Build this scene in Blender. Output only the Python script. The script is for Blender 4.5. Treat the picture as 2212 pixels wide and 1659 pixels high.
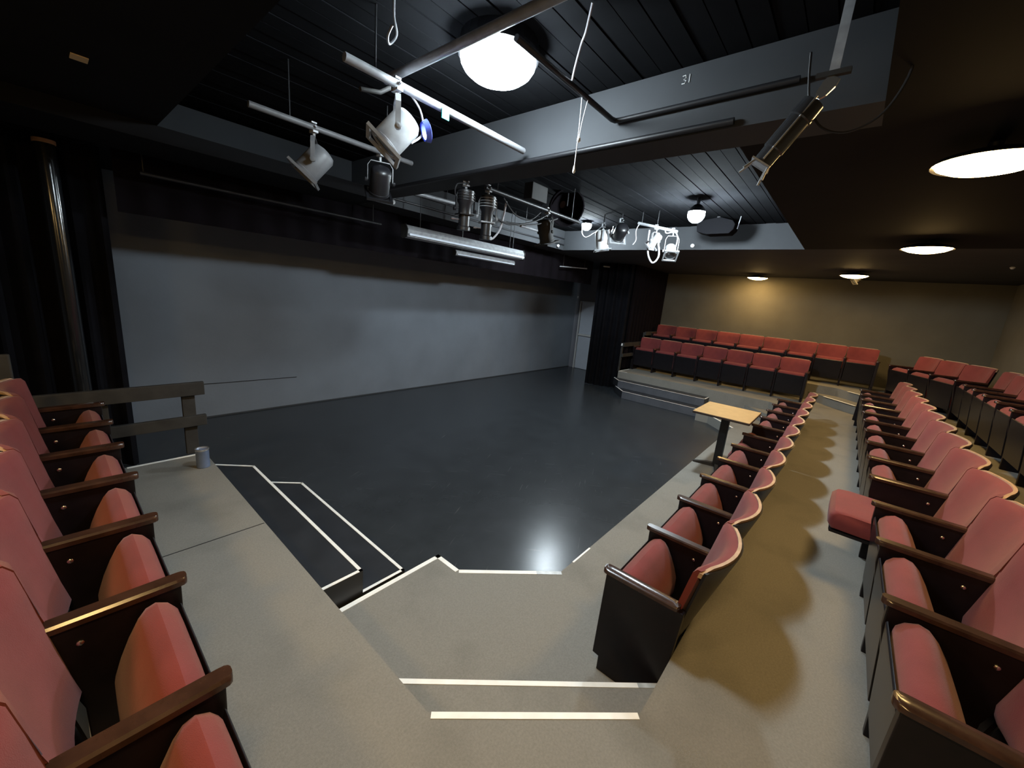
import bpy, bmesh, math, random
from mathutils import Vector, Matrix
random.seed(7)
S = bpy.context.scene
for o in list(bpy.data.objects): bpy.data.objects.remove(o)
PI = math.pi

# ------------------------------------------------------------------ camera
CAM_H = 2.15
def cam_axes(yaw, pitch, roll):
    a, p, r = map(math.radians, (yaw, pitch, roll))
    base = Matrix(((math.sin(a), -math.cos(a), 0), (0, 0, -1), (math.cos(a), math.sin(a), 0)))
    rp = Matrix(((1, 0, 0), (0, math.cos(p), -math.sin(p)), (0, math.sin(p), math.cos(p))))
    rr = Matrix(((math.cos(r), -math.sin(r), 0), (math.sin(r), math.cos(r), 0), (0, 0, 1)))
    return rr @ rp @ base
M = cam_axes(39.585, 12.691, 5.130)
cd = bpy.data.cameras.new('camera'); cam = bpy.data.objects.new('camera', cd)
S.collection.objects.link(cam); S.camera = cam
cd.sensor_width = 36; cd.lens = 852 / 2212 * 36; cd.clip_start = 0.02
R = Matrix((M[0], -M[1], -M[2])).transposed()
cam.matrix_world = Matrix.Translation((0, 0, CAM_H)) @ R.to_4x4()

# ------------------------------------------------------------------ world, exposure
w = bpy.data.worlds.new('world'); S.world = w; w.use_nodes = True
w.node_tree.nodes['Background'].inputs[0].default_value = (0.004, 0.004, 0.006, 1)
vs = S.view_settings
vs.view_transform = 'Standard'; vs.look = 'None'; vs.exposure = 1.7; vs.gamma = 1; vs.use_curve_mapping = False
# brightness of the room's own lamps (used in the lamp builders below)
COOL_DOME, COOL_BULB, COOL_STAGE, WARM_DISC = 47.0, 300.0, 220.0, 26.0

# ------------------------------------------------------------------ materials
def mat(name, col, rough=0.7, metal=0.0, spec=0.5, var=0.0, vscale=8.0, bump=0.0, bscale=60.0, rvar=0.0, emit=None, estr=0.0, sheen=0.0):
    m = bpy.data.materials.new(name); m.use_nodes = True
    nt = m.node_tree; b = nt.nodes['Principled BSDF']
    b.inputs['Base Color'].default_value = (*col, 1); b.inputs['Roughness'].default_value = rough
    b.inputs['Metallic'].default_value = metal; b.inputs['Specular IOR Level'].default_value = spec
    if sheen: b.inputs['Sheen Weight'].default_value = sheen
    if emit: b.inputs['Emission Color'].default_value = (*emit, 1); b.inputs['Emission Strength'].default_value = estr
    tc = nt.nodes.new('ShaderNodeTexCoord')
    if var or rvar:
        n = nt.nodes.new('ShaderNodeTexNoise'); n.inputs['Scale'].default_value = vscale; n.inputs['Detail'].default_value = 6
        nt.links.new(tc.outputs['Object'], n.inputs['Vector'])
        if var:
            r = nt.nodes.new('ShaderNodeMapRange'); r.inputs['From Min'].default_value = .3; r.inputs['From Max'].default_value = .7
            r.inputs['To Min'].default_value = 1 - var; r.inputs['To Max'].default_value = 1 + var
            nt.links.new(n.outputs['Fac'], r.inputs['Value'])
            mx = nt.nodes.new('ShaderNodeMix'); mx.data_type = 'RGBA'; mx.blend_type = 'MULTIPLY'; mx.inputs[0].default_value = 1
            mx.inputs[6].default_value = (*col, 1); nt.links.new(r.outputs[0], mx.inputs[7])
            nt.links.new(mx.outputs[2], b.inputs['Base Color'])
        if rvar:
            r2 = nt.nodes.new('ShaderNodeMapRange'); r2.inputs['From Min'].default_value = .3; r2.inputs['From Max'].default_value = .7
            r2.inputs['To Min'].default_value = rough - rvar; r2.inputs['To Max'].default_value = rough + rvar
            nt.links.new(n.outputs['Fac'], r2.inputs['Value']); nt.links.new(r2.outputs[0], b.inputs['Roughness'])
    if bump:
        n2 = nt.nodes.new('ShaderNodeTexNoise'); n2.inputs['Scale'].default_value = bscale; n2.inputs['Detail'].default_value = 3
        nt.links.new(tc.outputs['Object'], n2.inputs['Vector'])
        bp = nt.nodes.new('ShaderNodeBump'); bp.inputs['Strength'].default_value = bump; bp.inputs['Distance'].default_value = .01
        nt.links.new(n2.outputs['Fac'], bp.inputs['Height']); nt.links.new(bp.outputs[0], b.inputs['Normal'])
    return m

def stage_mat():
    m = mat('stage_black_paint', (.030, .034, .039), .24, spec=.5, var=.12, vscale=3.5, bump=.02, bscale=9)
    nt = m.node_tree; b = nt.nodes['Principled BSDF']; tc = nt.nodes.new('ShaderNodeTexCoord')
    # scuffs: short pale scratches in two directions
    prev = b.inputs['Base Color'].links[0].from_socket
    for ang in (.9, -.45):
        m0 = nt.nodes.new('ShaderNodeMapping'); m0.inputs['Rotation'].default_value = (0, 0, ang); mp = nt.nodes.new('ShaderNodeMapping'); mp.inputs['Scale'].default_value = (1.6, 42, 1)
        n = nt.nodes.new('ShaderNodeTexNoise'); n.inputs['Scale'].default_value = 1.6; n.inputs['Detail'].default_value = 2
        nt.links.new(tc.outputs['Object'], m0.inputs[0]); nt.links.new(m0.outputs[0], mp.inputs[0]); nt.links.new(mp.outputs[0], n.inputs['Vector'])
        r = nt.nodes.new('ShaderNodeMapRange'); r.inputs['From Min'].default_value = .70; r.inputs['From Max'].default_value = .78; r.inputs['To Max'].default_value = .14
        nt.links.new(n.outputs['Fac'], r.inputs['Value'])
        mx = nt.nodes.new('ShaderNodeMix'); mx.data_type = 'RGBA'; nt.links.new(r.outputs[0], mx.inputs[0])
        nt.links.new(prev, mx.inputs[6]); mx.inputs[7].default_value = (.35, .35, .36, 1); prev = mx.outputs[2]
    nt.links.new(prev, b.inputs['Base Color'])
    return m

m_stage = stage_mat()
m_wing = mat('wing_wall_paint', (.23, .235, .27), .8, spec=.25, var=.08, vscale=1.5)
m_shademetal = mat('shaded_grey_metal', (.11, .11, .115), .5, spec=.4, var=.15, vscale=14)  # fixture grey darkened: the blocked lamp light is put into the colour
m_carpet = mat('grey_carpet', (.205, .198, .180), .95, spec=.1, var=.10, vscale=110, bump=.2, bscale=300)
def stains(m, amt):
    nt = m.node_tree; b = nt.nodes['Principled BSDF']; tc = nt.nodes.new('ShaderNodeTexCoord'); prev = b.inputs['Base Color'].links[0].from_socket
    n = nt.nodes.new('ShaderNodeTexNoise'); n.inputs['Scale'].default_value = 2.6; n.inputs['Detail'].default_value = 5
    nt.links.new(tc.outputs['Object'], n.inputs['Vector'])
    r = nt.nodes.new('ShaderNodeMapRange'); r.inputs['From Min'].default_value = .50; r.inputs['From Max'].default_value = .74; r.inputs['To Max'].default_value = amt
    nt.links.new(n.outputs['Fac'], r.inputs['Value'])
    mx = nt.nodes.new('ShaderNodeMix'); mx.data_type = 'RGBA'; nt.links.new(r.outputs[0], mx.inputs[0])
    nt.links.new(prev, mx.inputs[6]); mx.inputs[7].default_value = (.10, .10, .09, 1); nt.links.new(mx.outputs[2], b.inputs['Base Color'])
stains(m_carpet, .38)
m_wall = mat('dark_grey_wall', (.185, .208, .245), .8, spec=.25, var=.08, vscale=1.5, bump=.12, bscale=25)
m_hwall = mat('house_wall_paint', (.125, .117, .096), .85, spec=.2, var=.08, vscale=2, bump=.12, bscale=25)
m_ceil = mat('black_ceiling_paint', (.005, .005, .006), .8, spec=.15, var=.2, vscale=3)
m_board = mat('dark_ceiling_board', (.011, .0115, .013), 1.0, spec=.02, var=.25, vscale=3)
m_beam = mat('grey_beam_paint', (.045, .048, .053), .75, spec=.3, var=.12, vscale=2)
m_red = mat('red_seat_fabric', (.165, .032, .033), .85, spec=.2, var=.10, vscale=9, bump=.25, bscale=420, sheen=.15)
m_darkwood = mat('dark_stained_wood', (.007, .005, .007), .36, spec=.3, var=.3, vscale=14)
m_armwood = mat('varnished_brown_wood', (.036, .017, .011), .24, spec=.6, var=.3, vscale=18)
m_trim = mat('tan_plywood_edge', (.42, .28, .18), .5, spec=.4, var=.15, vscale=20)
m_pan = mat('black_seat_pan', (.008, .007, .009), .3, spec=.3, var=.2, vscale=10)
m_bolt = mat('steel_bolt', (.75, .73, .7), .25, metal=1)
m_tape = mat('white_tape', (.82, .82, .8), .55, spec=.3, var=.07, vscale=12)
m_wornt = mat('worn_clear_tape', (.42, .45, .47), .3, spec=.5, var=.25, vscale=20)
m_stepblk = mat('black_step_paint', (.022, .024, .029), .40, spec=.5, var=.2, vscale=5)
m_curt = mat('black_curtain', (.007, .007, .009), .95, spec=.05, var=.2, vscale=6)
m_curt2 = mat('dark_border_cloth', (.005, .0035, .005), .95, spec=.1, var=.2, vscale=5)
m_rail = mat('dark_grey_rail_paint', (.032, .031, .030), .7, spec=.3, var=.25, vscale=10)
m_pipeb = mat('black_gloss_pipe', (.01, .011, .013), .16, spec=.6)
m_pipe = mat('grey_steel_pipe', (.34, .35, .37), .45, metal=.1, var=.2, vscale=14)
m_pipedk = mat('dark_pipe', (.012, .012, .014), .45, spec=.5)
m_fix = mat('grey_fixture_metal', (.32, .33, .345), .45, metal=.0, var=.2, vscale=16)
m_fixdk = mat('black_fixture_metal', (.009, .009, .011), .38, spec=.5, var=.2, vscale=10)
m_spot = mat('glossy_black_enamel', (.03, .031, .034), .2, spec=.8)
m_cablew = mat('pale_cable', (.50, .49, .52), .5)
m_cableb = mat('black_cable', (.015, .015, .018), .5)
m_teal = mat('teal_tape', (.008, .27, .245), .5)
m_blue = mat('blue_lens', (.12, .16, .65), .15, spec=.6)
m_tan = mat('tan_paper', (.62, .47, .27), .8)
m_orange = mat('tan_masking_tape', (.5, .27, .13), .7)
m_table = mat('tan_laminate', (.40, .25, .11), .45, spec=.4, var=.08, vscale=12)
m_tabedge = mat('dark_table_edge', (.03, .022, .02), .5)
m_can = mat('blue_grey_can', (.17, .22, .34), .4, metal=.3, var=.1, vscale=20)
m_canrim = mat('bright_can_rim', (.8, .8, .8), .25, metal=.9)
m_door = mat('pale_blue_door_paint', (.66, .72, .82), .5, spec=.4, var=.04, vscale=3)
m_white = mat('white_paint', (.8, .8, .8), .5)
m_blk = mat('matt_black_cabinet', (.004, .004, .005), .9, spec=.1)
m_riser = mat('grey_step_riser', (.075, .08, .095), .5, spec=.4, var=.15, vscale=5)  # riser faces are a lighter grey than the treads
m_lens = mat('fixture_lens_glass', (.1, .11, .12), .08, spec=.9)
m_cool = mat('cool_lamp_dome', (1, 1, 1), .5, emit=(.80, .93, 1.0), estr=COOL_DOME)
m_coolb = mat('cool_bulb_glass', (1, 1, 1), .5, emit=(.80, .93, 1.0), estr=COOL_BULB)
m_cools = mat('cool_stage_lamp_glass', (1, 1, 1), .5, emit=(.80, .93, 1.0), estr=COOL_STAGE)
m_warm = mat('warm_lamp_diffuser', (1, 1, 1), .5, emit=(1.0, .64, .24), estr=WARM_DISC)
m_amber = mat('amber_indicator', (1, .6, .2), .5, emit=(1, .5, .15), estr=2.0)

# ------------------------------------------------------------------ mesh helpers
COL = S.collection
class MB:
    def __init__(s): s.v = []; s.f = []
    def add(s, vs, fs):
        n = len(s.v); s.v += [tuple(v) for v in vs]; s.f += [tuple(i + n for i in f) for f in fs]; return s
    def box(s, x0, x1, y0, y1, z0, z1, mx=None):
        vs = [Vector((x, y, z)) for x in (x0, x1) for y in (y0, y1) for z in (z0, z1)]
        if mx: vs = [mx @ v for v in vs]
        return s.add(vs, [(0, 1, 3, 2), (4, 6, 7, 5), (0, 4, 5, 1), (2, 3, 7, 6), (0, 2, 6, 4), (1, 5, 7, 3)])
    def prism(s, poly, z0, z1):
        n = len(poly); vs = [(x, y, z0) for x, y in poly] + [(x, y, z1) for x, y in poly]
        return s.add(vs, [tuple(range(n - 1, -1, -1)), tuple(range(n, 2 * n))] + [(i, (i + 1) % n, n + (i + 1) % n, n + i) for i in range(n)])
    def loft(s, rings, closed=True, caps=True):
        n = len(rings[0]); base = len(s.v); fs = []
        for r in rings: s.v += [tuple(p) for p in r]
        for k in range(len(rings) - 1):
            a = base + k * n; b = a + n
            for i in range(n if closed else n - 1):
                j = (i + 1) % n; s.f.append((a + i, a + j, b + j, b + i))
        if caps:
            s.f.append(tuple(base + i for i in range(n - 1, -1, -1))); e = base + (len(rings) - 1) * n
            s.f.append(tuple(e + i for i in range(n)))
        return s
    def tube(s, pts, r, seg=8):
        pts = [Vector(p) for p in pts]; rings = []
        for i, p in enumerate(pts):
            t = (pts[min(i + 1, len(pts) - 1)] - pts[max(i - 1, 0)]).normalized()
            u = t.orthogonal().normalized() if i == 0 else (u - t * u.dot(t)).normalized()
            v = t.cross(u); rr = r[i] if isinstance(r, (list, tuple)) else r
            rings.append([p + (u * math.cos(2 * PI * k / seg) + v * math.sin(2 * PI * k / seg)) * rr for k in range(seg)])
        return s.loft(rings)
    def lathe(s, prof, mx, seg=20, closed_ends=True):
        rings = [[mx @ Vector((r * math.cos(2 * PI * k / seg), r * math.sin(2 * PI * k / seg), z)) for k in range(seg)] for r, z in prof]
        return s.loft(rings, caps=closed_ends)
    def mesh(s, name, m, smooth=False, bevel=0):
        me = bpy.data.meshes.new(name); me.from_pydata(s.v, [], s.f); me.materials.append(m)
        bm = bmesh.new(); bm.from_mesh(me); bmesh.ops.recalc_face_normals(bm, faces=bm.faces)
        if bevel:
            es = [e for e in bm.edges if len(e.link_faces) == 2 and e.calc_face_angle() > .6]
            bmesh.ops.bevel(bm, geom=es, offset=bevel, segments=2, affect='EDGES', profile=.6)
        bm.to_mesh(me); bm.free()
        if smooth:
            for p in me.polygons: p.use_smooth = True
            try: me.set_sharp_from_angle(angle=math.radians(42))
            except Exception: pass
        return me
    def obj(s, name, m, parent=None, smooth=False, bevel=0): return link(name, s.mesh(name, m, smooth, bevel), parent)
def link(name, me, parent=None):
    o = bpy.data.objects.new(name, me); COL.objects.link(o)
    if parent: o.parent = parent
    return o
def thing(name, label, cat, loc=(0, 0, 0), rz=0, group=None):
    o = bpy.data.objects.new(name, None); COL.objects.link(o); o.location = loc; o.rotation_euler = (0, 0, rz)
    o.empty_display_size = .05
    return tag(o, label, cat, group)
def tag(o, label, cat, group=None):
    o['label'] = label; o['category'] = cat
    if group: o['group'] = group
    return o
def struct(o, label=None):
    o['kind'] = 'structure'
    if label: o['label'] = label; 
    return o
def spline(pts, n=8):
    pts = [Vector(p) for p in pts]; out = []
    for i in range(len(pts) - 1):
        p0 = pts[max(i - 1, 0)]; p1 = pts[i]; p2 = pts[i + 1]; p3 = pts[min(i + 2, len(pts) - 1)]
        for k in range(n):
            t = k / n
            out.append(.5 * ((2 * p1) + (p2 - p0) * t + (2 * p0 - 5 * p1 + 4 * p2 - p3) * t * t + (3 * p1 - p0 - 3 * p2 + p3) * t ** 3))
    return out + [pts[-1]]
def basis(origin, axis, up=(0, 0, 1)):
    z = Vector(axis).normalized(); x = Vector(up).cross(z)
    x = x.normalized() if x.length > 1e-4 else Vector((1, 0, 0)); y = z.cross(x)
    return Matrix(((x.x, y.x, z.x, origin[0]), (x.y, y.y, z.y, origin[1]), (x.z, y.z, z.z, origin[2]), (0, 0, 0, 1)))

# ------------------------------------------------------------------ levels and plan
H1 = .17; L1, L2, L3, L4, L5 = (H1 * k for k in (1, 2, 3, 4, 5))
XC = 5.06                                  # middle of the thrust stage
mir = lambda x: 2 * XC - x
YW = 6.9; XF = 12.0; XL = -1.9; YB = -2.2; XD = 11.2
ZL, ZC = 3.15, 3.52                        # low ceiling, coffer ceiling
CX0, CX1, CY0, CY1 = .71, 7.2, .1, 4.9     # coffer

# floors and seating platforms
struct(MB().box(XL - .1, XF + .1, YB - .1, YW + .1, -.12, 0).obj('floor', m_stage), 'glossy black painted stage floor')
p1 = struct(MB().prism([(.815, 2.03), (1.757, 2.03), (1.757, 1.795), (2.30, 1.265), (mir(2.30), 1.265), (mir(1.757), 1.795), (mir(1.757), 2.03), (mir(.815), 2.03), (mir(.815), .2), (.815, .2)], 0, L1).obj('seating_platform', m_carpet), 'grey carpeted front level around the stage')
st2 = struct(MB().prism([(.815, 1.36), (1.80, .335), (1.80, .25), (.815, .25)], L1, L2).obj('corner_step', m_carpet), 'grey carpeted corner step with white tape')
struct(MB().prism([(mir(.815), 1.36), (mir(.815), .25), (mir(1.80), .25), (mir(1.80), .335)], L1, L2).obj('corner_step', m_carpet), 'grey carpeted far corner step')
p3 = struct(MB().prism([(-.45, 4.22), (.815, 4.22), (.815, .955), (1.425, .33), (mir(1.425), .33), (mir(.815), .955), (mir(.815), 4.25), (10.55, 4.25), (10.55, -.78), (-.45, -.78)], 0, L3).obj('seating_platform', m_carpet), 'grey carpeted middle seating level')
struct(MB().prism([(-.45, .45), (-.45, -.78), (.78, -.78)], L3, L4).obj('corner_step', m_carpet), 'grey carpeted step behind the camera corner')
s4 = struct(MB().prism([(10.55, .43), (9.34, -.78), (10.55, -.78)], L3, L4).obj('corner_step', m_carpet), 'lower carpeted step in the far corner')
p5 = struct(MB().prism([(XL, 4.22), (-.45, 4.22), (-.45, 0), (.32, -.78), (9.8, -.78), (10.56, -.02), (10.56, 4.25), (XF, 4.25), (XF, YB), (XL, YB)], 0, L5).obj('seating_platform', m_carpet), 'grey carpeted upper seating level')

def tape(a, b, z, wd, parent, m=m_tape, side=0, th=.0025):
    a = Vector((*a, z)); b = Vector((*b, z)); d = (b - a).normalized(); n = Vector((-d.y, d.x, 0)) * wd
    o = n * side
    vs = [a + o, b + o, b + n + o, a + n + o]
    mb = MB().add([v for v in vs] + [v + Vector((0, 0, th)) for v in vs], [(3, 2, 1, 0), (4, 5, 6, 7), (0, 1, 5, 4), (1, 2, 6, 5), (2, 3, 7, 6), (3, 0, 4, 7)])
    return mb.obj('nosing_tape', m, parent)
for a, b, m in [((.82, 2.03), (1.757, 2.03), m_tape), ((1.757, 2.03), (1.757, 1.795), m_tape), ((1.757, 1.795), (2.165, 1.397), m_tape), ((2.165, 1.397), (2.30, 1.265), m_wornt), ((2.46, 1.266), (2.72, 1.266), m_tape), ((mir(2.30), 1.265), (mir(1.757), 1.795), m_tape), ((mir(1.757), 1.795), (mir(1.757), 2.03), m_tape), ((mir(1.757), 2.03), (mir(.82), 2.03), m_tape)]:
    tape(a, b, L1, .034 if a[0] != 2.46 else .014, p1, m, side=-1)
tape((.875, 1.297), (1.70, .438), L2, .025, st2, side=-1); tape((1.70, .438), (1.775, .36), L2, .025, st2, m_wornt, side=-1)
tape((.825, .945), (1.415, .34), L3, .026, p3, side=-1)
tape((.30, 4.22), (.80, 4.22), L3, .028, p3, side=-1)
tape((9.335, 4.25), (9.92, 4.25), L3, .03, p3, side=-1); tape((mir(.815), 4.25), (mir(.815), 4.02), L3, .03, p3, side=0)
tape((10.25, .13), (9.75, -.37), L4, .05, s4, side=-1)
tape((10.36, -.22), (9.95, -.63), L5, .05, p5, side=-1)
# carpet seam across the left platform
MB().box(.14, .81, 2.715, 2.721, L3, L3 + .0015).obj('carpet_seam', m_cableb, p3)

# black two-tread step units beside the stage
def step_unit(label, mx, up, lo):
    t = thing('stage_steps', label, 'steps', (mx(.815), 3.1, 0))
    off = lambda P: [(mx(x) - mx(.815), y - 3.1) for x, y in P]
    MB().prism(off(lo), 0, L1).obj('lower_tread', m_stepblk, t); MB().prism(off(up), L1 - .001, L2).obj('upper_tread', m_stepblk, t)
    return t, off
UP = [(.815, 2.055), (1.153, 2.055), (1.153, 4.057), (.89, 4.31), (.815, 4.33)]
LO = [(.815, 2.057), (1.474, 2.057), (1.474, 3.775), (1.06, 4.16), (.815, 4.30)]
for mx, sg, lab in ((lambda x: x, 1, 'black two-tread steps with white edging beside the left carpeted platform'), (mir, -1, 'black two-tread steps with white edging below the far bank of seats')):
    t, off = step_unit(lab, mx, UP, LO)
    for P, z in ((off(UP), L2), (off(LO), L1)):
        x = P[1][0] + .004 * sg
        MB().box(min(x, x - .004 * sg), max(x, x - .004 * sg), P[1][1] + .01, P[2][1], z - L1 + .004, z - .012).obj('riser', m_riser, t)
    for P, z in ((off(UP)[:4], L2), (off(LO)[:4], L1)):
        for i in range(3):
            a, b = P[i], P[i + 1]
            if i == 0: a = (a[0] * .05 + b[0] * .95, a[1]) if False else (P[0][0] + (P[1][0] - P[0][0]) * (.02 if z == L2 else .42), P[0][1])
            tape(a, b, z, .022, t, side=0 if sg > 0 else -1)

# walls
wb = struct(MB().box(-1.2, XD + .1, YW, YW + .12, 0, ZC + .1).obj('wall_back', m_wall), 'dark grey stage back wall')
struct(MB().box(-1.2, XD, YW - .012, YW, 0, .018).obj('baseboard_back', m_beam), 'thin grey strip along the foot of the back wall')
tag(MB().tube([(1.0, YW - .006, .52), (1.6, YW - .006, .505), (2.65, YW - .006, .49)], .005, 6).obj('wall_crack_line', m_cableb), 'thin black strip standing in for the crack line along the grey back wall', 'cable')  # raised dark strip stands in for a crack line in the wall
struct(MB().box(XD, XD + .12, 4.5, YW, 0, ZC).obj('wall_right', m_wing), 'grey wing wall holding the pale door')
struct(MB().box(-1.32, -1.2, 4.3, YW + .1, 0, ZC).obj('wall_left', m_wall))
struct(MB().box(9.75, XF + .1, 4.38, 4.5, 0, ZC).obj('wall_side', m_ceil), 'black return wall beside the far seats')
struct(MB().box(XL - .1, -.55, 4.3, 4.42, 0, ZC).obj('wall_side', m_ceil))
struct(MB().box(XF, XF + .12, YB - .1, 4.45, 0, ZC).obj('wall_far', m_hwall), 'dull brown grey wall behind the far seats')
struct(MB().box(XL - .12, XL, YB - .1, 4.3, 0, ZC).obj('wall_house_left', m_hwall))
struct(MB().box(XL - .1, XF + .12, YB - .12, YB, 0, ZC).obj('wall_house_rear', m_hwall))

# ceiling: low outer ring, high coffer of boards, downstand beam
struct(MB().box(2.88, CX1, CY0, .75, ZL, ZC + .01).obj('ceiling', m_ceil), 'low ceiling strip added to darken the recess end by the walkway')  # block added so this end of the recess goes dark
cl = struct(MB().box(CX0, CX1, CY0, CY1, ZC + .02, ZC + .1).obj('ceiling', m_ceil), 'dark boarded ceiling over the stage front')
for x0, x1, y0, y1, nm in ((XL - .1, CX0, YB - .1, YW + .1, ''), (CX0, CX1, YB - .1, CY0, ''), (CX0, CX1, CY1, YW + .1, 'b'), (CX1, XF + .1, YB - .1, YW + .1, 'f')):
    struct(MB().box(x0, x1, y0, y1, ZL, ZC + .1).obj('ceiling', m_beam if nm else m_ceil), 'low dark ceiling around the boarded recess')
bw = .12; nb = int((CY1 - CY0) / bw)
bme = MB().box(CX0, CX1, .004, bw - .004, ZC, ZC + .02).mesh('board', m_board)
for k in range(nb):
    o = link('board', bme, cl); o.location = (0, CY0 + k * bw, 0 if k % 3 else .004)
bm_ = struct(MB().box(2.58, 2.88, CY0, CY1, ZL, ZC).obj('ceiling_beam', m_beam, None), 'grey painted downstand beam crossing above the stage')
# chalked mark on the beam
mk = MB()
zt = 3.475
mk.tube([(2.578, 1.052, zt), (2.578, 1.035, zt + .002), (2.578, 1.030, zt - .012), (2.578, 1.043, zt - .019), (2.578, 1.029, zt - .026), (2.578, 1.034, zt - .040), (2.578, 1.052, zt - .040)], .0025, 5)
mk.tube([(2.578, 1.010, zt + .002), (2.578, 1.010, zt - .040)], .003, 5)
mk.obj('chalk_mark', m_white, bm_)
struct(MB().box(-1.85, 2.58, 4.25, 4.9, 3.04, ZL).obj('ceiling_beam', m_ceil), 'black boxed beam at the upper left')
for z in (3.24, 3.36):
    tag(MB().tube([(2.9, 4.885, z), (7.19, 4.885, z + .01)], .012, 6).obj('conduit', m_pipedk), 'dark conduit along the %s of the lit ceiling step over the stage rear' % ('bottom' if z < 3.3 else 'top'), 'conduit')

# door in the wing
dr = thing('door_1', 'pale blue grey door half hidden by the black curtain', 'door', (XD, 6.25, 0)); del dr['category']; dr['kind'] = 'structure'
MB().box(-.045, 0, -.45, .385, .01, 2.12).obj('door_leaf', m_door, dr)
MB().box(-.06, 0, .415, .45, 0, 2.15).obj('door_frame', m_white, dr); MB().box(-.05, 0, -.45, .45, 2.125, 2.15).obj('door_frame', m_door, dr)
MB().box(-.012, 0, .385, .415, 0, 2.12).obj('door_gap', m_cableb, dr)
MB().box(-.10, -.05, -.40, .37, 1.07, 1.13).obj('push_bar', m_white, dr, bevel=.008)

# curtains, borders
def curtain(path, amp, wl, z0, z1, m, name, label, cat='curtain', th=.012):
    P = [Vector((*p, 0)) for p in path]; acc = [0]
    for i in range(1, len(P)): acc.append(acc[-1] + (P[i] - P[i - 1]).length)
    n = max(8, int(acc[-1] / wl * 8)); ring = []
    for k in range(n + 1):
        s = acc[-1] * k / n; i = 0
        while i < len(P) - 2 and s > acc[i + 1]: i += 1
        d = (P[i + 1] - P[i]).normalized(); nrm = Vector((-d.y, d.x, 0))
        ring.append((P[i] + d * (s - acc[i]), nrm, s))
    off = lambda zf: [p + nn * amp * math.sin(2 * PI * s / wl + .6 * math.sin(s * 3.1) * zf) for p, nn, s in ring]
    rows = []
    for j in range(7):
        zf = j / 6; pts = off(1 - .5 * zf); z = z0 + (z1 - z0) * zf
        rows.append([q + Vector((0, 0, z)) for q in pts] + [q + nn * th + Vector((0, 0, z)) for q, (p, nn, s) in reversed(list(zip(pts, ring)))])
    return tag(MB().loft(rows).obj(name, m, None, smooth=True), label, cat)
curtain([(9.30, 5.16), (9.42, 4.75), (9.62, 4.36)], .045, .17, .005, ZL - .01, m_curt, 'stage_curtain', 'black curtain hanging in folds beside the pale door')
curtain([(9.66, 4.33), (10.5, 4.34), (11.9, 4.34)], .03, .20, L3 + .02, ZL - .01, m_curt2, 'side_curtain', 'dark maroon black curtain along the end of the far seats')
curtain([(.50, 5.60), (.1, 5.62), (-.5, 5.55), (-1.1, 5.5)], .05, .18, .005, ZL - .01, m_curt, 'stage_curtain', 'black curtain hanging at the left end of the grey wall')
curtain([(.55, 5.32), (4.0, 5.34), (9.25, 5.32)], .012, .30, 2.58, ZL - .005, m_curt2, 'shading_border', 'long black border cloth added to shade the top of the grey wall')  # cloth added to keep lamp light off the upper wall

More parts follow.
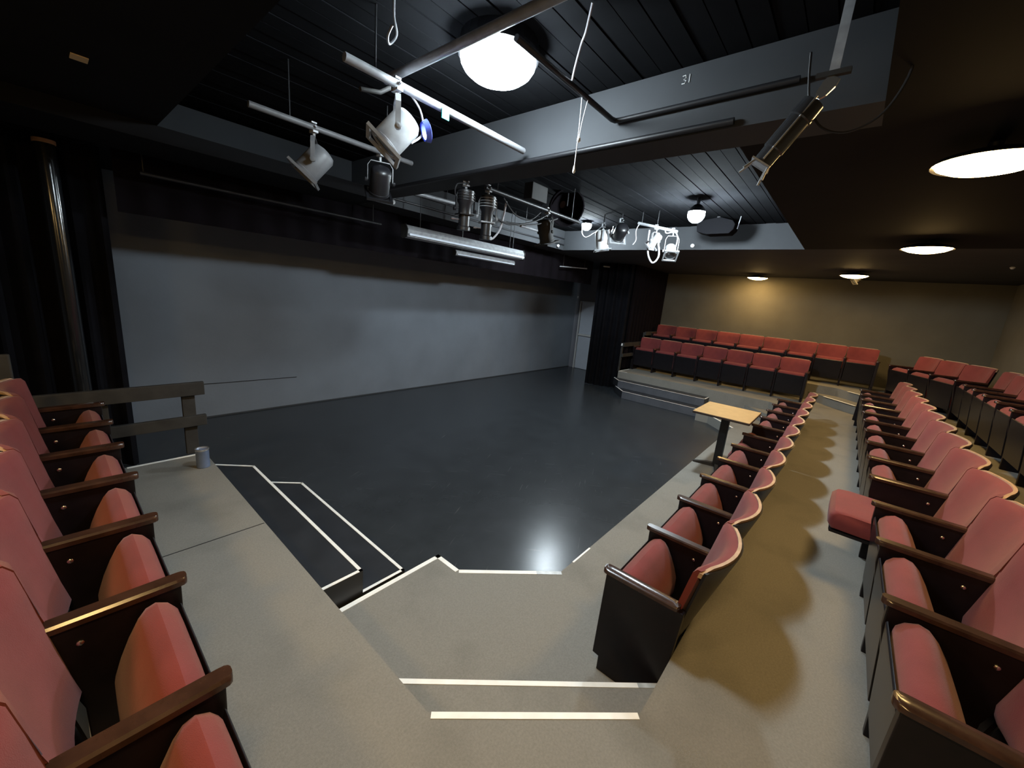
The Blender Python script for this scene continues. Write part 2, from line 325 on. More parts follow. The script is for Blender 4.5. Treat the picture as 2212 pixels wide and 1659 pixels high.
# ------------------------------------------------------------------ theatre seats
def seat_kit(wd, al):
    """meshes for one tip-up seat: x 0..wd, arm tips at y=0, backs at -y"""
    k = al / .355; K = {}
    e = .028
    def cushion(prof, x0, x1):
        cy = sum(p[0] for p in prof) / len(prof); cz = sum(p[1] for p in prof) / len(prof)
        rings = []
        for x, s in ((x0, .86), (x0 + .010, .95), (x0 + .035, 1.0), ((x0 + x1) / 2 - .1, 1.015), ((x0 + x1) / 2 + .1, 1.015), (x1 - .035, 1.0), (x1 - .010, .95), (x1, .86)):
            rings.append([(x, cy + (y - cy) * s, cz + (z - cz) * s) for y, z in prof])
        return MB().loft(rings)
    upP = [(-.058, 0.160), (-.040, 0.392), (-.026, 0.517), (-.030, 0.547), (-.050, 0.574), (-.085, 0.592), (-.115, 0.584), (-.140, 0.557), (-.172, 0.502), (-.200, 0.442), (-.222, 0.382), (-.225, 0.300), (-.19, 0.190), (-.11, 0.267)]
    K['cushion_up'] = cushion([(y * k, z) for y, z in upP], e, wd - e).mesh('cushion', m_red, True)
    K['pan_up'] = MB().loft([[(x, (y) * k, z) for y, z in ((-.056, 0.13), (-.022, 0.517), (-.016, 0.540), (-.010, 0.532), (-.012, 0.502), (-.044, 0.13))] for x in (e - .002, wd - e + .002)]).mesh('seat_pan', m_pan, bevel=.003)
    ca, sa = math.cos(-.62), math.sin(-.62)
    rot = lambda P: [((-.20 + (y + .20) * ca - (z - .38) * sa), .40 + (y + .20) * sa + (z - .38) * ca) for y, z in P]
    K['cushion_half'] = cushion([(y * k, z) for y, z in rot(upP)], e, wd - e).mesh('cushion', m_red, True)
    K['pan_half'] = MB().loft([[(x, y * k, z) for y, z in rot(((-.046, 0.262), (-.022, 0.517), (-.016, 0.540), (-.010, 0.532), (-.012, 0.502), (-.034, 0.262)))] for x in (e - .002, wd - e + .002)]).mesh('seat_pan', m_pan)
    dnP = [(-.27, .36), (-.27, .44), (-.20, .465), (-.05, .47), (.10, .475), (.155, .468), (.178, .44), (.178, .38), (.16, .35), (0, .345)]
    K['cushion_down'] = cushion([(y * k, z) for y, z in dnP], e, wd - e).mesh('cushion', m_red, True)
    K['pan_down'] = MB().loft([[(x, y * k, z) for y, z in ((-.27, .325), (-.27, .35), (.165, .345), (.16, .33))] for x in (e - .002, wd - e + .002)]).mesh('seat_pan', m_pan)
    # backrest: curved in plan, raked
    x0, x1 = .018, wd - .018; nS = 12
    def surf(s, z, off):
        v = (z - .34) / .51
        y = (-.318 - .100 * v) * k - (.025 + .062 * v) * (1 - (2 * s - 1) ** 2) - off
        g = .013 * min(1, max(0, (z - .60) / .06))          # wider above the arms
        return (x0 - g + (x1 - x0 + 2 * g) * s, y, z)
    def layer(o0, o1, zs, grow=0, cut=True):
        rings = []
        for i in range(nS + 1):
            s = i / nS; ed = min(s, 1 - s); drop = .005 * max(0, 1 - ed / .10) ** 2 if cut else 0
            col = []
            for z in zs: col.append(surf(s, z - (drop if z == zs[-1] else 0), o0))
            for z in reversed(zs): col.append(surf(s, z - (drop if z == zs[-1] else 0), o1))
            rings.append(col)
        return MB().loft(rings)
    def padded():
        rings = []
        zs = [.36, .40, .50, .60, .66, .74, .82, .842]
        for i in range(nS + 1):
            s = i / nS; ed = min(s, 1 - s); drop = .005 * max(0, 1 - ed / .10) ** 2
            edge = .6 if i in (0, nS) else 1.0
            front = []
            for j, z in enumerate(zs):
                th = .045 * edge * (.55 if j in (0, len(zs) - 1) else 1)
                front.append(surf(s, z - drop * (j > 4), -th + .010))
            back = [surf(s, z - drop * (z > .7), .012) for z in (.842, .66, .60, .36)]
            rings.append(front + back)
        return MB().loft(rings)
    K['backrest'] = padded().mesh('backrest', m_red, True)
    K['back_shell'] = layer(.024, .036, [.13, .30, .45, .60, .66, .838]).mesh('back_shell', m_darkwood, True)
    # pale edge: along the top and the upper sides
    rings = []
    path = [(0, .80), (0, .826)] + [(i / nS, None) for i in range(1, nS)] + [(1, .826), (1, .80)]
    for s, z in path:
        top = z is None; ed = min(s, 1 - s); drop = .005 * max(0, 1 - ed / .10) ** 2
        zz = .846 - drop if top else z
        a = Vector(surf(s, zz, .008)); b = Vector(surf(s, zz, .024))
        o = Vector((0, 0, .004)) if top else Vector((-.003 if s == 0 else .003, 0, .002))
        i_ = Vector((0, 0, -.012)) if top else Vector((.010 if s == 0 else -.010, 0, -.004))
        rings.append([a + o, b + o, b + i_, a + i_])
    K['edge_trim'] = MB().loft(rings).mesh('edge_trim', m_trim, True)
    def panel(prof, t=.034): return MB().loft([[(x, y * k, z) for y, z in prof] for x in (-t / 2, t / 2)])
    K['side_panel'] = panel([(-.004, .60), (-.006, .50), (-.030, .36), (-.045, .28), (-.055, .0), (-.35, 0), (-.35, .02), (-.30, .05), (-.30, .30), (-.39, .60)]).mesh('side_panel', m_darkwood, bevel=.004)
    K['end_panel'] = panel([(-.004, .60), (.006, .09), (-.03, .085), (-.03, 0), (-.36, 0), (-.40, .60)], .044).mesh('side_panel', m_darkwood, bevel=.004)
    # arm cap: rounded ends in plan
    def cap(aw):
        rings = []
        for y, s in ((.016, .35), (.012, .72), (.002, .95), (-.02, 1), (-.20, .98), (-.34, .92), (-.368, .85), (-.376, .5)):
            hw = aw / 2 * s; z = .600 + .0
            rings.append([(-hw, y * k, z), (hw, y * k, z), (hw, y * k, z + .017), (hw * .75, y * k, z + .024), (-hw * .75, y * k, z + .024), (-hw, y * k, z + .017)])
        return MB().loft(rings)
    K['armrest'] = cap(.058).mesh('armrest', m_armwood, True); K['armrest_end'] = cap(.068).mesh('armrest', m_armwood, True)
    bl = MB()
    for s in (-1, 1):
        bl.lathe([(.009, 0), (.009, .003), (.005, .006)], basis((s * .017, -.285 * k, .535), (s, 0, 0)), 8)
    K['bolt'] = bl.mesh('bolt', m_bolt, True)
    return K
ORD = ['first', 'second', 'third', 'fourth', 'fifth', 'sixth', 'seventh', 'eighth', 'ninth', 'tenth', 'eleventh', 'twelfth', 'thirteenth', 'fourteenth']
def build_seat(K, wd, loc, rz, label, group, down=False, end0=False, end1=False, last=False):
    t = thing('theatre_seat', label, 'theatre seat', loc, rz, group)
    sf = down or 'up'
    c = link('cushion', K['cushion_' + sf], t); link('seat_pan', K['pan_' + sf], c)
    b = link('backrest', K['backrest'], t); link('back_shell', K['back_shell'], b); link('edge_trim', K['edge_trim'], b)
    for x, use, end in ((0, True, end0), (wd, last, end1)):
        if not use: continue
        p = link('side_panel', K['end_panel' if end else 'side_panel'], t); p.location.x = x
        link('armrest', K['armrest_end' if end else 'armrest'], p)
        if not end: link('bolt', K['bolt'], p)
    return t
Kc1, Kc2, Kl, Kf = seat_kit(.578, .355), seat_kit(.555, .37), seat_kit(.4935, .300), seat_kit(.528, .355)
for k in range(11):
    dn = 'half' if k in (5, 6) else None
    build_seat(Kc1, .578, (1.80 + .578 * k, .713, L1), 0, ('%s of two half lowered red seats in the front row' % ('nearer' if k == 5 else 'farther') if dn else '%s red seat from the near end of the front row beside the stage carpet' % ORD[k]), 'front row of red seats by the stage', dn, end0=(k == 0), end1=True, last=(k == 10))
for k in range(13):
    dn = 'down' if k == 3 else None
    build_seat(Kc2, .555, (1.465 + .555 * k, -.325, L3), 0, ('only red seat with its cushion folded down in the row behind the walkway' if dn else '%s red seat from the near end of the row behind the walkway' % ORD[k]), 'second row of red seats behind the walkway', dn, end0=(k == 0), end1=True, last=(k == 12))
for k in range(9):
    build_seat(Kc2, .555, (3.98 + .555 * k, -1.38, L5), 0, '%s red seat from the diagonal corner seats in the rear row at right' % ORD[8 - k], 'rear row of red seats at right')
a3 = math.atan2(.66, 1.50); d3 = Vector((math.cos(a3), math.sin(a3), 0))
for k in range(3):
    build_seat(Kc2, .555, Vector((9.03, -1.37, L5)) + d3 * .555 * k, a3, 'red seat in the slanted far corner group, %s from its %s end' % (('second', 'middle one')[0] if k == 1 else 'first', 'rear row' if k < 2 else 'far bank'), 'slanted corner seats at the far right', last=(k == 2))
for k in range(7):
    build_seat(Kl, .4935, (.203, 1.045 + .4935 * k, L3), -PI / 2, '%s red seat from the camera in the left row beside the grey platform' % ORD[k], 'left row of red seats', last=(k == 0))
for k in range(7):
    build_seat(Kf, .528, (9.93, .50 + .528 * k, L3), PI / 2, '%s red seat from the right in the lower row of the far bank' % ORD[k], 'lower row of the far bank of seats', end0=(k == 0), last=(k == 6))
for k in range(9):
    build_seat(Kf, .528, (10.97, -.55 + .528 * k, L5), PI / 2, '%s red seat from the right in the upper row of the far bank' % ORD[k], 'upper row of the far bank of seats', end0=(k == 0), last=(k == 8))

# ------------------------------------------------------------------ railings
def railing(label, x0, x1, y, z, posts, rails, th=.04):
    t = thing('railing', label, 'railing', (x0, y, z))
    for x in posts: MB().box(x - x0 - .045, x - x0 + .045, -.02, .02, 0, rails[0][0] - z).obj('post', m_rail, t, bevel=.004)
    for za, zb in rails: MB().box(0, x1 - x0, -.062, -.021, za - z, zb - z).obj('rail', m_rail, t, bevel=.005)
railing('dark painted timber railing at the end of the left row of seats', -.44, .85, 4.27, L3, (-.35, .20, .74), ((1.055, 1.17), (.775, .87)))
t = thing('railing', 'dark railing with pale tipped corner post at the far bank of seats', 'railing', (9.36, 4.265, L3))
for x in (.0, .75): MB().box(x - .03, x + .03, -.02, .02, 0, .70).obj('post', m_rail, t, bevel=.004)
for a, b in ((.62, .72), (.36, .44)): MB().box(-.03, 1.1, -.06, -.021, a, b).obj('rail', m_rail, t, bevel=.004)
MB().box(-.035, -.031, -.018, .018, .64, .70).obj('pale_tip', m_white, t)
t = thing('railing', 'dark railing at the end of the upper far row', 'railing', (10.62, 4.265, L5))
for x in (.0, .9): MB().box(x - .03, x + .03, -.02, .02, 0, .62).obj('post', m_rail, t, bevel=.004)
MB().box(-.03, 1.2, -.06, -.021, .54, .64).obj('rail', m_rail, t, bevel=.004)
t = thing('railing', 'grey end of an upper railing at the left picture edge', 'railing', (-1.2, 4.27, L5))
MB().box(0, 1.02, -.06, -.02, .40, .62).obj('rail', m_rail, t, bevel=.01); MB().box(.08, .17, -.02, .02, -.02, .60).obj('post', m_rail, t)

# ------------------------------------------------------------------ table and can
t = thing('pedestal_table', 'small tan topped pedestal table standing before the front row', 'table', (5.58, .985, L1))
MB().box(-.39, .39, -.32, .32, .735, .758).obj('table_edge', m_tabedge, t, bevel=.004); MB().box(-.386, .386, -.316, .316, .7585, .764).obj('table_top', m_table, t, bevel=.002)
MB().box(-.045, .045, -.045, .045, .03, .735).obj('post', m_fixdk, t, bevel=.006); MB().box(-.14, .14, -.14, .14, .722, .734).obj('top_plate', m_fixdk, t)
for a in range(4):
    mx = Matrix.Rotation(a * PI / 2 + .25, 4, 'Z')
    rings = [[mx @ Vector((x, s * wd, z)) for s, z in ((-1, 0), (1, 0), (1, h), (-1, h))] for x, wd, h in ((.0, .028, .05), (.12, .026, .045), (.27, .020, .025), (.285, .014, .018))]
    MB().loft(rings).obj('foot', m_rail, t)
t = thing('metal_can', 'small blue grey metal can standing on the platform corner', 'can', (.735, 3.90, L3))
MB().lathe([(.044, 0), (.047, .006), (.046, .012), (.046, .150), (.048, .156)], Matrix(), 24).obj('can_body', m_can, t, smooth=True)
rm = MB(); ri = [(.046, .150), (.050, .158), (.048, .166), (.040, .164), (.039, .150), (.039, .148)]
rm.lathe(ri, Matrix(), 24, closed_ends=False); rm.obj('can_rim', m_canrim, t, smooth=True)
MB().lathe([(.039, .148), (.039, .1485)], Matrix(), 24).obj('can_lid', m_fix, t)

# ------------------------------------------------------------------ lamps that light the room
def dome_lamp(loc, r, hgt, m, label, base=True):
    t = thing('ceiling_lamp', label, 'ceiling lamp', loc)
    MB().lathe([(r * 1.02, ZC - loc[2]), (r * 1.06, .0), (r * 1.06, -.020), (r * .6, -.03)], Matrix(), 28).obj('base_plate', m_fixdk, t)
    prof = [(.01, -.03 - hgt)] + [(r * math.sin(a), -.03 - hgt * math.cos(a)) for a in (.25, .5, .8, 1.1, 1.35, 1.57)] + [(r * .95, -.025)]
    MB().lathe(prof, Matrix(), 28).obj('diffuser', m, t, smooth=True)
dome_lamp((1.83, 1.825, 3.46), .215, .115, m_cool, 'large bright cool white dome lamp on the boarded ceiling')
def bulb_lamp(loc, top, r, m, label):
    t = thing('bulb_lamp', label, 'lamp', loc)
    MB().lathe([(.02, top - loc[2]), (.022, r * 1.2), (.035, r * 1.1), (.035, r * .7)], Matrix(), 14).obj('lamp_holder', m_fixdk, t, smooth=True)
    MB().lathe([(.034, r * 1.12), (r * .62, r * .86), (r * .86, r * .60), (r * 1.0, r * .30), (r * 1.03, r * .30), (r * .90, r * .64), (r * .66, r * .92), (.036, r * 1.16)], Matrix(), 24, closed_ends=False).obj('light_hood', m_fixdk, t, smooth=True)  # opaque cap added to keep the bulb's light off the ceiling
    prof = [(.004, -r)] + [(r * math.sin(a), -r * math.cos(a)) for a in (.4, .8, 1.2, 1.57, 2.0, 2.4)] + [(r * .4, r * .95)]
    MB().lathe(prof, Matrix(), 20).obj('bulb', m, t, smooth=True)
bulb_lamp((5.42, 1.76, 3.32), ZC, .10, m_coolb, 'bright round cool bulb beside the black box under the ceiling')
bulb_lamp((6.36, 3.89, 3.445), ZC, .085, m_cools, 'bright cool bulb among the stage lights over the far stage')
def disc_lamp(loc, r, label, top=ZL):
    t = thing('dish_lamp', label, 'pendant lamp', loc)
    sh = MB().lathe([(.03, top - loc[2]), (.03, .06), (r * .5, .045), (r * .92, .012), (r, -.012), (r * .985, -.012), (r * .90, .008), (r * .3, .030), (.004, .03)], Matrix(), 32, closed_ends=False)
    sh.obj('shade', m_fixdk, t, smooth=True)
    MB().lathe([(r * .93, .004), (r * .9, -.012), (r * .7, -.034), (r * .4, -.050), (.005, -.056)], Matrix(), 32).obj('diffuser', m_warm, t, smooth=True)
for loc, lab in (((3.36, -.37, 3.06), 'largest warm glowing dish lamp, cut by the right picture edge'), ((6.65, -.455, 3.08), 'warm glowing dish lamp second from the right edge'),
                 ((10.15, .18, 3.08), 'warm dish lamp over the far corner steps'), ((11.42, 2.0, 3.08), 'small warm dish lamp lighting the far wall')):
    disc_lamp(loc, .23, lab)
disc_lamp((-.15, .10, 3.08), .23, 'warm dish lamp above the corner where the camera stands')
disc_lamp((-1.30, 2.0, 3.08), .23, 'warm dish lamp over the left seats, outside the picture')

# ------------------------------------------------------------------ pipes and rigging
def pipe(pts, r, m, label, name='lighting_pipe', cat='pipe'): return tag(MB().tube(pts, r, 10).obj(name, m, None, smooth=True), label, cat)
def hanger(root, p, top): MB().tube([(p[0], p[1], p[2]), (p[0], p[1], top)], .008, 6).obj('hanger', m_pipedk, root)
def hung_pipe(a, b, r, m, label, hang=(.2, .8), top=ZC):
    t = thing('lighting_pipe', label, 'pipe', a); a_ = Vector(a); b_ = Vector(b)
    MB().tube([(0, 0, 0), b_ - a_], r, 10).obj('tube', m, t, smooth=True)
    for h in hang:
        q = (b_ - a_) * h; MB().tube([q, (q.x, q.y, top - a[2])], .005, 6).obj('hanger', m_pipedk, t)
    return t
hung_pipe((1.10, 2.16, 3.215), (2.50, 2.16, 3.215), .022, m_pipe, 'bright steel lighting pipe left of the large dome lamp', (.12,))
MB_t = MB().box(1.69, 1.745, 2.128, 2.135, 3.15, 3.21); tag(MB_t.obj('tape_tag', m_teal), 'small teal tape tag hanging from the steel pipe', 'tape')
pipe([(1.445, 2.35, 3.30), (1.445, 1.0, 3.30), (1.445, .12, 3.30)], .024, m_pipe, 'steel pipe crossing over the lighting pipe toward the top edge')
pipe([(1.56, 1.45, 3.305), (2.52, 1.45, 3.305), (2.548, 1.44, 3.305), (2.555, 1.41, 3.305), (2.555, .45, 3.31)], .016, m_pipedk, 'dark conduit running past the dome lamp then along the beam', 'conduit', 'conduit')
pipe([(2.558, .72, 3.175), (2.558, 4.85, 3.135)], .018, m_pipedk, 'dark pipe slung under the edge of the grey beam')
hung_pipe((.98, 3.15, 3.17), (2.2, 3.15, 3.17), .02, m_shademetal, 'steel pipe carrying the two left stage lights', (.2, .8))
hung_pipe((2.95, 3.0, 3.15), (4.7, 3.0, 3.15), .022, m_pipedk, 'black pipe carrying stage lights over the centre stage', (.1, .9))
hung_pipe((2.95, 4.2, 3.21), (3.6, 4.2, 3.23), .022, m_pipe, 'short pale pipe below the lit ceiling step', (.3, .8))
hung_pipe((4.24, 3.6, 3.05), (4.75, 3.6, 3.05), .018, m_pipe, 'short pale pipe above the middle stage lights', (.2, .8))
hung_pipe((5.95, 2.75, 3.36), (5.95, 2.15, 3.22), .022, m_pipe, 'short sloping pale pipe with cable loops at the far stage lights', (.1, .5))
hung_pipe((.70, 5.1, 2.92), (3.1, 5.1, 2.92), .018, m_pipedk, 'thin dark batten along the top of the left grey wall', (.01, .95), ZL)
hung_pipe((7.6, 5.2, 2.86), (8.75, 5.2, 2.93), .014, m_pipe, 'thin pale bar high in front of the far end of the grey wall', (.1, .9), ZL)
pipe([(9.2, 5.0, 3.04), (9.9, 4.62, 3.06)], .02, m_pipe, 'short pale bar at the top of the black curtain')
# tall glossy pipe standing by the left curtain
t = thing('standing_pipe', 'tall glossy black pipe standing before the left curtain', 'pipe', (.16, 5.40, 0))
MB().lathe([(.065, 0), (.065, 3.0), (.06, 3.06)], Matrix(), 28).obj('tube', m_pipeb, t, smooth=True)
MB().lathe([(.069, 3.035), (.069, 3.065), (.04, 3.07)], Matrix(), 28).obj('collar', m_orange, t, smooth=True)
tag(MB().box(.235, .30, 3.28, 3.36, ZL - .006, ZL - .001).obj('paper_note', m_tan), 'tan paper square stuck on the low ceiling at upper left', 'paper')
pipe([(1.26, 2.30, 3.17), (1.38, 2.30, 3.20), (1.445, 2.30, 3.25)], .012, m_rail, 'short dull bracket under the crossing pipe', 'bracket', 'bracket')
hk = spline([(1.27, 2.0, ZC), (1.27, 2.0, 3.42), (1.30, 2.02, 3.36), (1.28, 2.05, 3.32), (1.25, 2.02, 3.33), (1.255, 1.99, 3.37)], 5)
tag(MB().tube(hk, .006, 6).obj('ceiling_hook', m_pipe, None, smooth=True), 'small curled hook on the boarded ceiling', 'hook')

# ------------------------------------------------------------------ stage lights
def stage_light(label, hang, drop, aim, R=.085, L=.22, kind='fresnel', body=m_fix, frame=m_fix, cable=None, group='stage lights on the pipes', lens=m_lens, roll=(0, 0, 1), stem=None):
    t = thing('stage_light', label, 'stage light', hang, 0, group)
    aim = Vector(aim).normalized(); c = Vector((0, 0, -drop)); mx = basis(c, aim, roll)
    side = mx.to_3x3() @ Vector((1, 0, 0))
    if abs(side.z) > .5: side = Vector((1, 0, 0))
    if kind == 'fresnel':
        MB().lathe([(R * .35, -L * .55), (R * .8, -L * .5), (R, -L * .38), (R, L * .36), (R * 1.06, L * .37), (R * 1.06, L * .45)], mx, 20).obj('housing', body, t, smooth=True)
        fr = MB()
        for x0, x1, y0, y1 in ((-1.3, 1.3, 1.05, 1.3), (-1.3, 1.3, -1.3, -1.05), (-1.3, -1.05, -1.05, 1.05), (1.05, 1.3, -1.05, 1.05)):
            fr.box(x0 * R, x1 * R, y0 * R, y1 * R, L * .45, L * .45 + .018, mx)
        fr.obj('gel_frame', frame, t)
    else:
        MB().lathe([(R * .5, -L * .5), (R * 1.05, -L * .46), (R * 1.05, -L * .20), (R * .80, -L * .12), (R * .80, L * .10), (R * .72, L * .11), (R * .72, L * .40), (R * .85, L * .42), (R * .85, L * .5)], mx, 20).obj('housing', body, t, smooth=True)
        fn = MB()
        for q in range(4): fn.lathe([(R * 1.14, -L * (.42 - .06 * q)), (R * 1.14, -L * (.405 - .06 * q))], mx, 20)
        fn.obj('cooling_fins', frame, t)
        MB().box(-R * .95, R * .95, -R * 1.0, R * 1.0, L * .10, L * .13, mx).obj('shutter_plate', frame, t)
        MB().lathe([(.006, 0), (.006, R * .6), (.011, R * .6), (.011, R * 1.0)], basis(c + side * R * .72 + aim * L * .25, side), 8).obj('focus_knob', m_canrim, t)
    MB().lathe([(.004, L * .455), (R * .80, L * .45), (R * .5, L * .47), (.003, L * .48)], mx, 16).obj('lens', lens, t, smooth=True)
    s = side * (R * 1.22); up = Vector((0, 0, drop - .075))
    yp = [c + s, c + s + up * .75, c + s * .75 + up, c - s * .75 + up, c - s + up * .75, c - s]
    rings = []
    fw = aim.cross(side).cross(side) if False else Vector((side.y, -side.x, 0)).normalized()
    MB().loft([[p + fw * .014 + o, p - fw * .014 + o, p - fw * .014 - o, p + fw * .014 - o] for p, o in zip(yp, [side * .003, side * .003, Vector((0, 0, .003)), Vector((0, 0, .003)), -side * .003, -side * .003])]).obj('yoke', frame, t)
    for q in (1, -1): MB().lathe([(.018, 0), (.018, .02), (.008, .022)], basis(c + side * R * 1.22 * q, side * q), 10).obj('yoke_bolt', frame, t)
    if stem: MB().tube([(0, 0, .03), (0, 0, stem - hang[2])], .012, 8).obj('stem', m_pipedk, t)
    cp = MB().tube([(0, 0, -.075), (0, 0, -.03)], .010, 8)
    cp.box(-.018, .018, -.03, .028, -.035, -.022).box(-.018, .018, .022, .032, -.035, .035).box(-.018, .018, -.01, .032, .026, .036).tube([(0, -.035, .005), (0, -.020, .0)], .008, 6)
    cp.obj('clamp', m_fix, t)
    if cable: MB().tube(spline([Vector(p) for p in cable], 6), .006, 6).obj('cable', m_cablew if cable is not None and body is m_fix else m_cableb, t, smooth=True)
    return t
stage_light('pale stage light with a blue edge hanging left of the dome lamp', (1.40, 2.16, 3.215), .24, (-.45, .25, -.62), .085, .22, cable=[(.06, .0, .0), (.17, .02, -.06), (.20, .03, -.17), (.10, .0, -.26)])
tag(MB().lathe([(.05, 0), (.062, .03), (.055, .034), (.042, .004)], basis((1.56, 2.13, 3.03), (.8, -.35, .3)), 18, closed_ends=False).obj('blue_lens_ring', m_blue, None, smooth=True), 'small blue lens ring at the back of the pale stage light', 'lens ring')
stage_light('grey stage light hanging over the left wall, pale frame edge', (1.38, 3.15, 3.17), .23, (-.45, .25, -.62), .085, .22, body=m_shademetal, frame=m_shademetal)
stage_light('nearly black stage light right of the grey one over the left wall', (1.90, 3.15, 3.17), .22, (.2, .5, -.7), .08, .22, body=m_fixdk, frame=m_fixdk)
stage_light('left of two black spotlights hanging straight down over the stage', (2.98 - .28, 3.0, 3.13), .24, (.02, .05, -1), .075, .36, 'spot', m_fixdk, m_fixdk, cable=[(.03, 0, 0), (-.09, .02, -.03), (-.10, .03, -.12), (-.03, .02, -.17)])
stage_light('right of two black spotlights hanging straight down, looped cable', (3.00, 3.0, 3.15), .27, (.02, .03, -1), .075, .42, 'spot', m_fixdk, m_fix)
tag(MB().tube(spline([(3.27, 3.0, 3.09), (3.24, 3.0, 2.93), (3.20, 3.0, 2.80), (3.10, 2.99, 2.70), (3.05, 2.99, 2.69)], 6), .010, 8).obj('cable', m_cablew, None, smooth=True), 'pale cable curving beside the hanging black spotlights', 'cable')
for i, (pts, lab) in enumerate((([(3.05, 2.98, 2.86), (3.4, 2.98, 2.90), (3.75, 2.98, 2.95), (4.2, 2.99, 3.10)], 'black cable swooping lowest across the stage rig'),
                 ([(3.2, 2.98, 3.11), (3.4, 2.98, 2.99), (3.65, 2.98, 2.98), (3.85, 2.99, 3.10)], 'black cable sagging shallowly under the black pipe'),
                 ([(3.0, 2.97, 2.93), (3.3, 2.97, 2.87), (3.7, 2.97, 2.97), (4.0, 2.98, 3.11)], 'black cable sagging between the spotlights and the middle lights'))):
    tag(MB().tube(spline(pts, 6), .008, 6).obj('cable', m_cableb, None, smooth=True), lab, 'cable')
stage_light('dull grey stage light tilted under the right end of the black pipe', (4.0, 3.0, 3.15), .24, (.35, -.05, -.9), .085, .26, body=m_rail, frame=m_rail)
tag(MB().box(3.62, 3.90, 2.95, 3.07, 3.20, 3.37).obj('junction_box', m_rail, None, bevel=.008), 'grey box fixed above the black pipe', 'junction box')
t = thing('scoop_light', 'large round dark scoop light behind the black pipe', 'stage light', (4.68, 3.2, ZC))
MB().lathe([(.05, -.20), (.12, -.19), (.20, -.14), (.235, -.05), (.24, .02), (.225, .02), (.19, -.1), (.05, -.16)], basis((0, 0, -.18), (-.5, -.7, -.35)), 24, closed_ends=False).obj('light_hood', m_curt2, t, smooth=True)
MB().tube([(0, 0, 0), (0, 0, -.16)], .012, 8).obj('stem', m_fixdk, t); MB().lathe([(.05, -.30), (.05, -.19)], basis((0, 0, -.18), (-.5, -.7, -.35)), 14).obj('socket', m_fixdk, t)
stage_light('brightly lit white stage light just right of the far bulb', (5.98, 3.34, 3.36), .24, (.1, -.15, -.95), .10, .30, body=m_white, frame=m_fix, stem=ZC)
stage_light('black stage light between the lit one and the sloping pipe', (6.0, 3.05, 3.42), .17, (.5, .5, -.4), .10, .26, body=m_fixdk, frame=m_fix, stem=ZC)
stage_light('pale stage light hung from the sloping pipe among cable loops', (5.95, 2.45, 3.29), .19, (.2, .5, -.6), .06, .2, body=m_fix, frame=m_fix)
stage_light('pale square fronted light at the lower end of the sloping pipe', (5.95, 2.20, 3.235), .28, (-.35, -.2, -.5), .075, .18, body=m_fix, frame=m_fix)
tag(MB().tube(spline([(5.93, 2.55, 3.25), (5.92, 2.54, 3.05), (5.92, 2.50, 2.88), (5.92, 2.42, 2.79), (5.92, 2.35, 2.88), (5.92, 2.38, 3.05), (5.93, 2.44, 3.2)], 7), .013, 8).obj('cable', m_cablew, None, smooth=True), 'white cable hanging in a long loop below the sloping pipe', 'cable')
tag(MB().tube(spline([(5.95, 2.33, 3.262), (5.92, 2.29, 3.20), (5.92, 2.17, 3.21), (5.92, 2.12, 3.12), (5.92, 2.13, 2.98)], 7), .008, 8).obj('cable', m_cablew, None, smooth=True), 'white cable arching over the square fronted light', 'cable')
tag(MB().tube(spline([(5.95, 2.72, 3.37), (5.93, 2.76, 3.25), (5.93, 2.74, 3.12), (5.93, 2.78, 3.05)], 6), .007, 6).obj('cable', m_cablew, None, smooth=True), 'thin pale cable dangling from the upper end of the sloping pipe', 'cable')
tag(MB().tube(spline([(6.33, 3.95, 3.515), (6.28, 3.92, 3.32), (6.2, 3.78, 3.22), (6.08, 3.56, 3.26), (5.99, 3.36, 3.36)], 6), .007, 6).obj('cable', m_fix, None, smooth=True), 'grey cable drooping under the far bulb', 'cable')
# black box and aerial by the round bulb
t = thing('black_speaker', 'wide black speaker box hung beside the round bulb', 'speaker', (6.55, 1.80, ZC))
MB().loft([[(x, y, z) for y, z in ((-.26, -.13), (-.22, -.08), (-.05, -.03), (.18, -.06), (.26, -.11), (.24, -.22), (.10, -.26), (-.20, -.255), (-.25, -.20))] for x in (-.12, .12)]).obj('cabinet', m_blk, t, bevel=.012)
MB().box(-.02, .02, -.02, .02, -.06, 0).obj('bracket', m_fixdk, t); MB().tube([(0, -.27, -.18), (0, -.29, -.01)], .006, 6).obj('aerial', m_fix, t)
# strip troughs in front of the border
def trough(x0, x1, y, z, sz, label, top):
    t = thing('strip_light', label, 'strip light', (x0, y, z), 0, 'unlit strip lights above the stage')
    prof = [(-.075 * sz, .03 * sz), (-.035 * sz, .09 * sz), (.06 * sz, .09 * sz), (.06 * sz, -.05 * sz), (.03 * sz, -.07 * sz), (-.06 * sz, -.055 * sz)]
    MB().loft([[(x, a, b) for a, b in prof] for x in (0, x1 - x0)]).obj('housing', m_fix, t, bevel=.004)
    MB().box(.02, x1 - x0 - .02, -.09 * sz, -.076 * sz, -.04 * sz, -.015 * sz).obj('tube_lamp', m_door, t)
    for x in (-.012, x1 - x0): MB().loft([[(xx, a * 1.12, b * 1.12) for a, b in prof] for xx in (x, x + .012)]).obj('end_cap', m_rail, t)
    for f in (.1, .9): MB().tube([((x1 - x0) * f, 0, .08 * sz), ((x1 - x0) * f, 0, top - z)], .006, 6).obj('hanger', m_pipedk, t)
trough(3.20, 5.62, 4.70, 2.83, 1.0, 'longer upper unlit grey strip light hung before the grey wall', ZC)
trough(4.15, 5.52, 4.78, 2.69, .5, 'shorter lower unlit strip light under the long one', ZC)
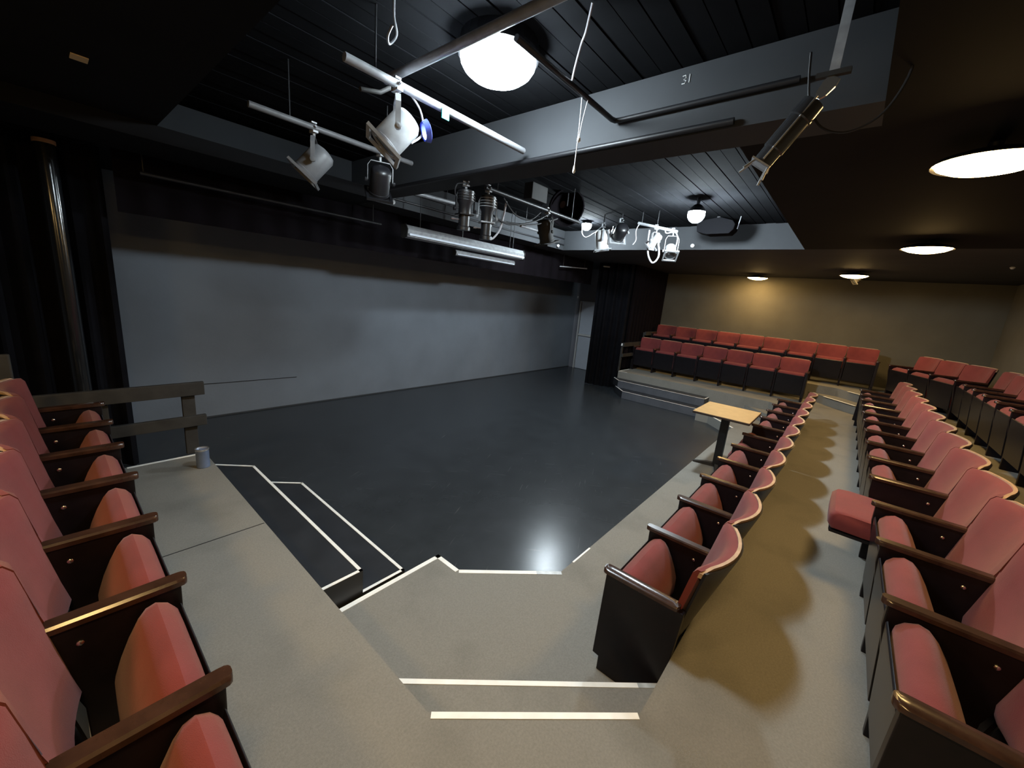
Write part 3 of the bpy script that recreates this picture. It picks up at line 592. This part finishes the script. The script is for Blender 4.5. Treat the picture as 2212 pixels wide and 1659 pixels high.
# small ceiling spots on the lit step
for x, y, z, lab in ((3.12, 4.87, 3.19, 'left small white disc on the lit ceiling step'), (6.95, 4.87, 3.20, 'far small white disc on the lit ceiling step')):
    tag(MB().lathe([(.03, 0), (.03, -.02), (.022, -.026)], basis((x, y, z), (0, 1, 0)), 14).obj('wall_disc', m_white), lab, 'disc')
tag(MB().lathe([(.03, 0), (.03, .02), (.022, .026)], basis((7.18, 2.30, 3.21), (-1, 0, 0)), 14).obj('wall_disc', m_white), 'small white disc left of the black speaker', 'disc')
tag(MB().lathe([(.012, 0), (.012, .02), (.004, .03)], basis((2.9, 3.35, 3.27), (0, 0, -1)), 10).obj('indicator_lamp', m_amber), 'tiny amber glow above the black spotlights', 'indicator lamp')

# spotlight at the upper right with bracket and safety cable
t = thing('spotlight', 'long silver edged spotlight hanging at upper right from a flat bracket', 'stage light', (2.30, .285, 3.50))
MB().box(-.004, .004, -.018, .018, -.31, 0).obj('hanger_strap', m_fix, t)
MB().box(-.012, .012, -.06, .06, -.325, -.305).obj('cross_bar', m_rail, t)
ax = Vector((-.04, .17, -.27)).normalized(); c0 = Vector((0, -.01, -.33))
bx = basis(c0, ax)
MB().loft([[c0 + ax * d + ax.cross(Vector((1, 0, 0))) * sx * wd + Vector((q, 0, 0)) for sx, q in ((-1, -.006), (1, -.006), (1, .006), (-1, .006))] for d, wd in ((.0, .022), (.03, .028), (.07, .022), (.09, .010))]).obj('yoke_plate', m_canrim, t)
o = c0 + ax * .08
MB().lathe([(.02, .02), (.048, .03), (.052, .10), (.047, .105), (.047, .24), (.042, .245), (.042, .31)], basis(o, ax), 20).obj('housing', m_spot, t, smooth=True)
MB().lathe([(.046, .05), (.0465, .06)], basis(o, ax), 20).obj('clamp_band', m_fix, t)
sd = ax.cross(Vector((0, 0, 1))).normalized()
for q in (1, -1):
    b = o + sd * .048 * q
    MB().tube([b + ax * .02, b + ax * .30], .004, 6).obj('side_rod', m_canrim, t)
MB().box(-.05, .05, -.045, .045, .31, .317, basis(o, ax)).obj('front_plate', m_fix, t)
for q, a2 in enumerate((.6, 2.2, 3.8, 5.4)):
    u = basis(o + ax * .315, ax).to_3x3() @ Vector((math.cos(a2), math.sin(a2), 0))
    MB().tube([o + ax * .315 + u * .05, o + ax * .37 + u * .075], .005, 6).obj('shutter_handle', m_fix, t)
MB().tube(spline([(0, .10, -.21), (0, .085, -.32), (0, .06, -.42), (0, 0, -.52), (0, -.10, -.555), (0, -.20, -.50), (0, -.25, -.36), (0, -.22, -.24)], 6), .005, 6).obj('power_cable', m_cableb, t, smooth=True)

# cords by the beam
tag(MB().tube(spline([(1.84, 1.24, 3.518), (1.90, 1.30, 3.45), (1.93, 1.34, 3.42), (1.98, 1.40, 3.35), (2.03, 1.445, 3.318)], 6), .006, 6).obj('cord', m_cablew, None, smooth=True), 'pale cord slung from the ceiling to the conduit', 'cord')
t = thing('pull_cord', 'white pull cord hanging with a small bulb shaped end', 'cord', (2.155, 1.452, 3.292))
MB().tube([(0, 0, 0), (0, -.004, -.15), (0, 0, -.375)], .003, 6).obj('string', m_cablew, t); MB().lathe([(.004, -.36), (.008, -.385), (.009, -.395), (.003, -.405)], Matrix(), 10).obj('pull_knob', m_white, t, smooth=True)
t = thing('pull_cord', 'shorter looped white cord beside the long pull cord', 'cord', (2.20, 1.44, 3.292))
MB().tube(spline([(0, 0, 0), (-.01, .015, -.11), (-.03, .012, -.21)], 5), .0025, 6).obj('string', m_cablew, t); MB().lathe([(.003, -.20), (.011, -.212), (.011, -.225), (.003, -.233)], Matrix.Translation((-.03, .012, 0)), 10).obj('pull_knob', m_white, t, smooth=True)

stage_light('small dull stage light above the far corner dish lamp', (10.55, .12, 3.13), .09, (-.3, .5, -.5), .05, .14, body=m_rail, frame=m_rail, stem=ZL)
tag(MB().lathe([(.02, 0), (.03, -.012), (.012, -.035)], Matrix.Translation((8.95, -1.53, ZL)), 12).obj('ceiling_sensor', m_white), 'tiny pale fitting on the dark ceiling near the right edge', 'sensor')
tag(MB().box(XD - .012, XD, 6.83, 6.86, 2.23, 2.30).obj('wall_switch', m_white), 'tiny white plate on the wing wall beside the door', 'switch')
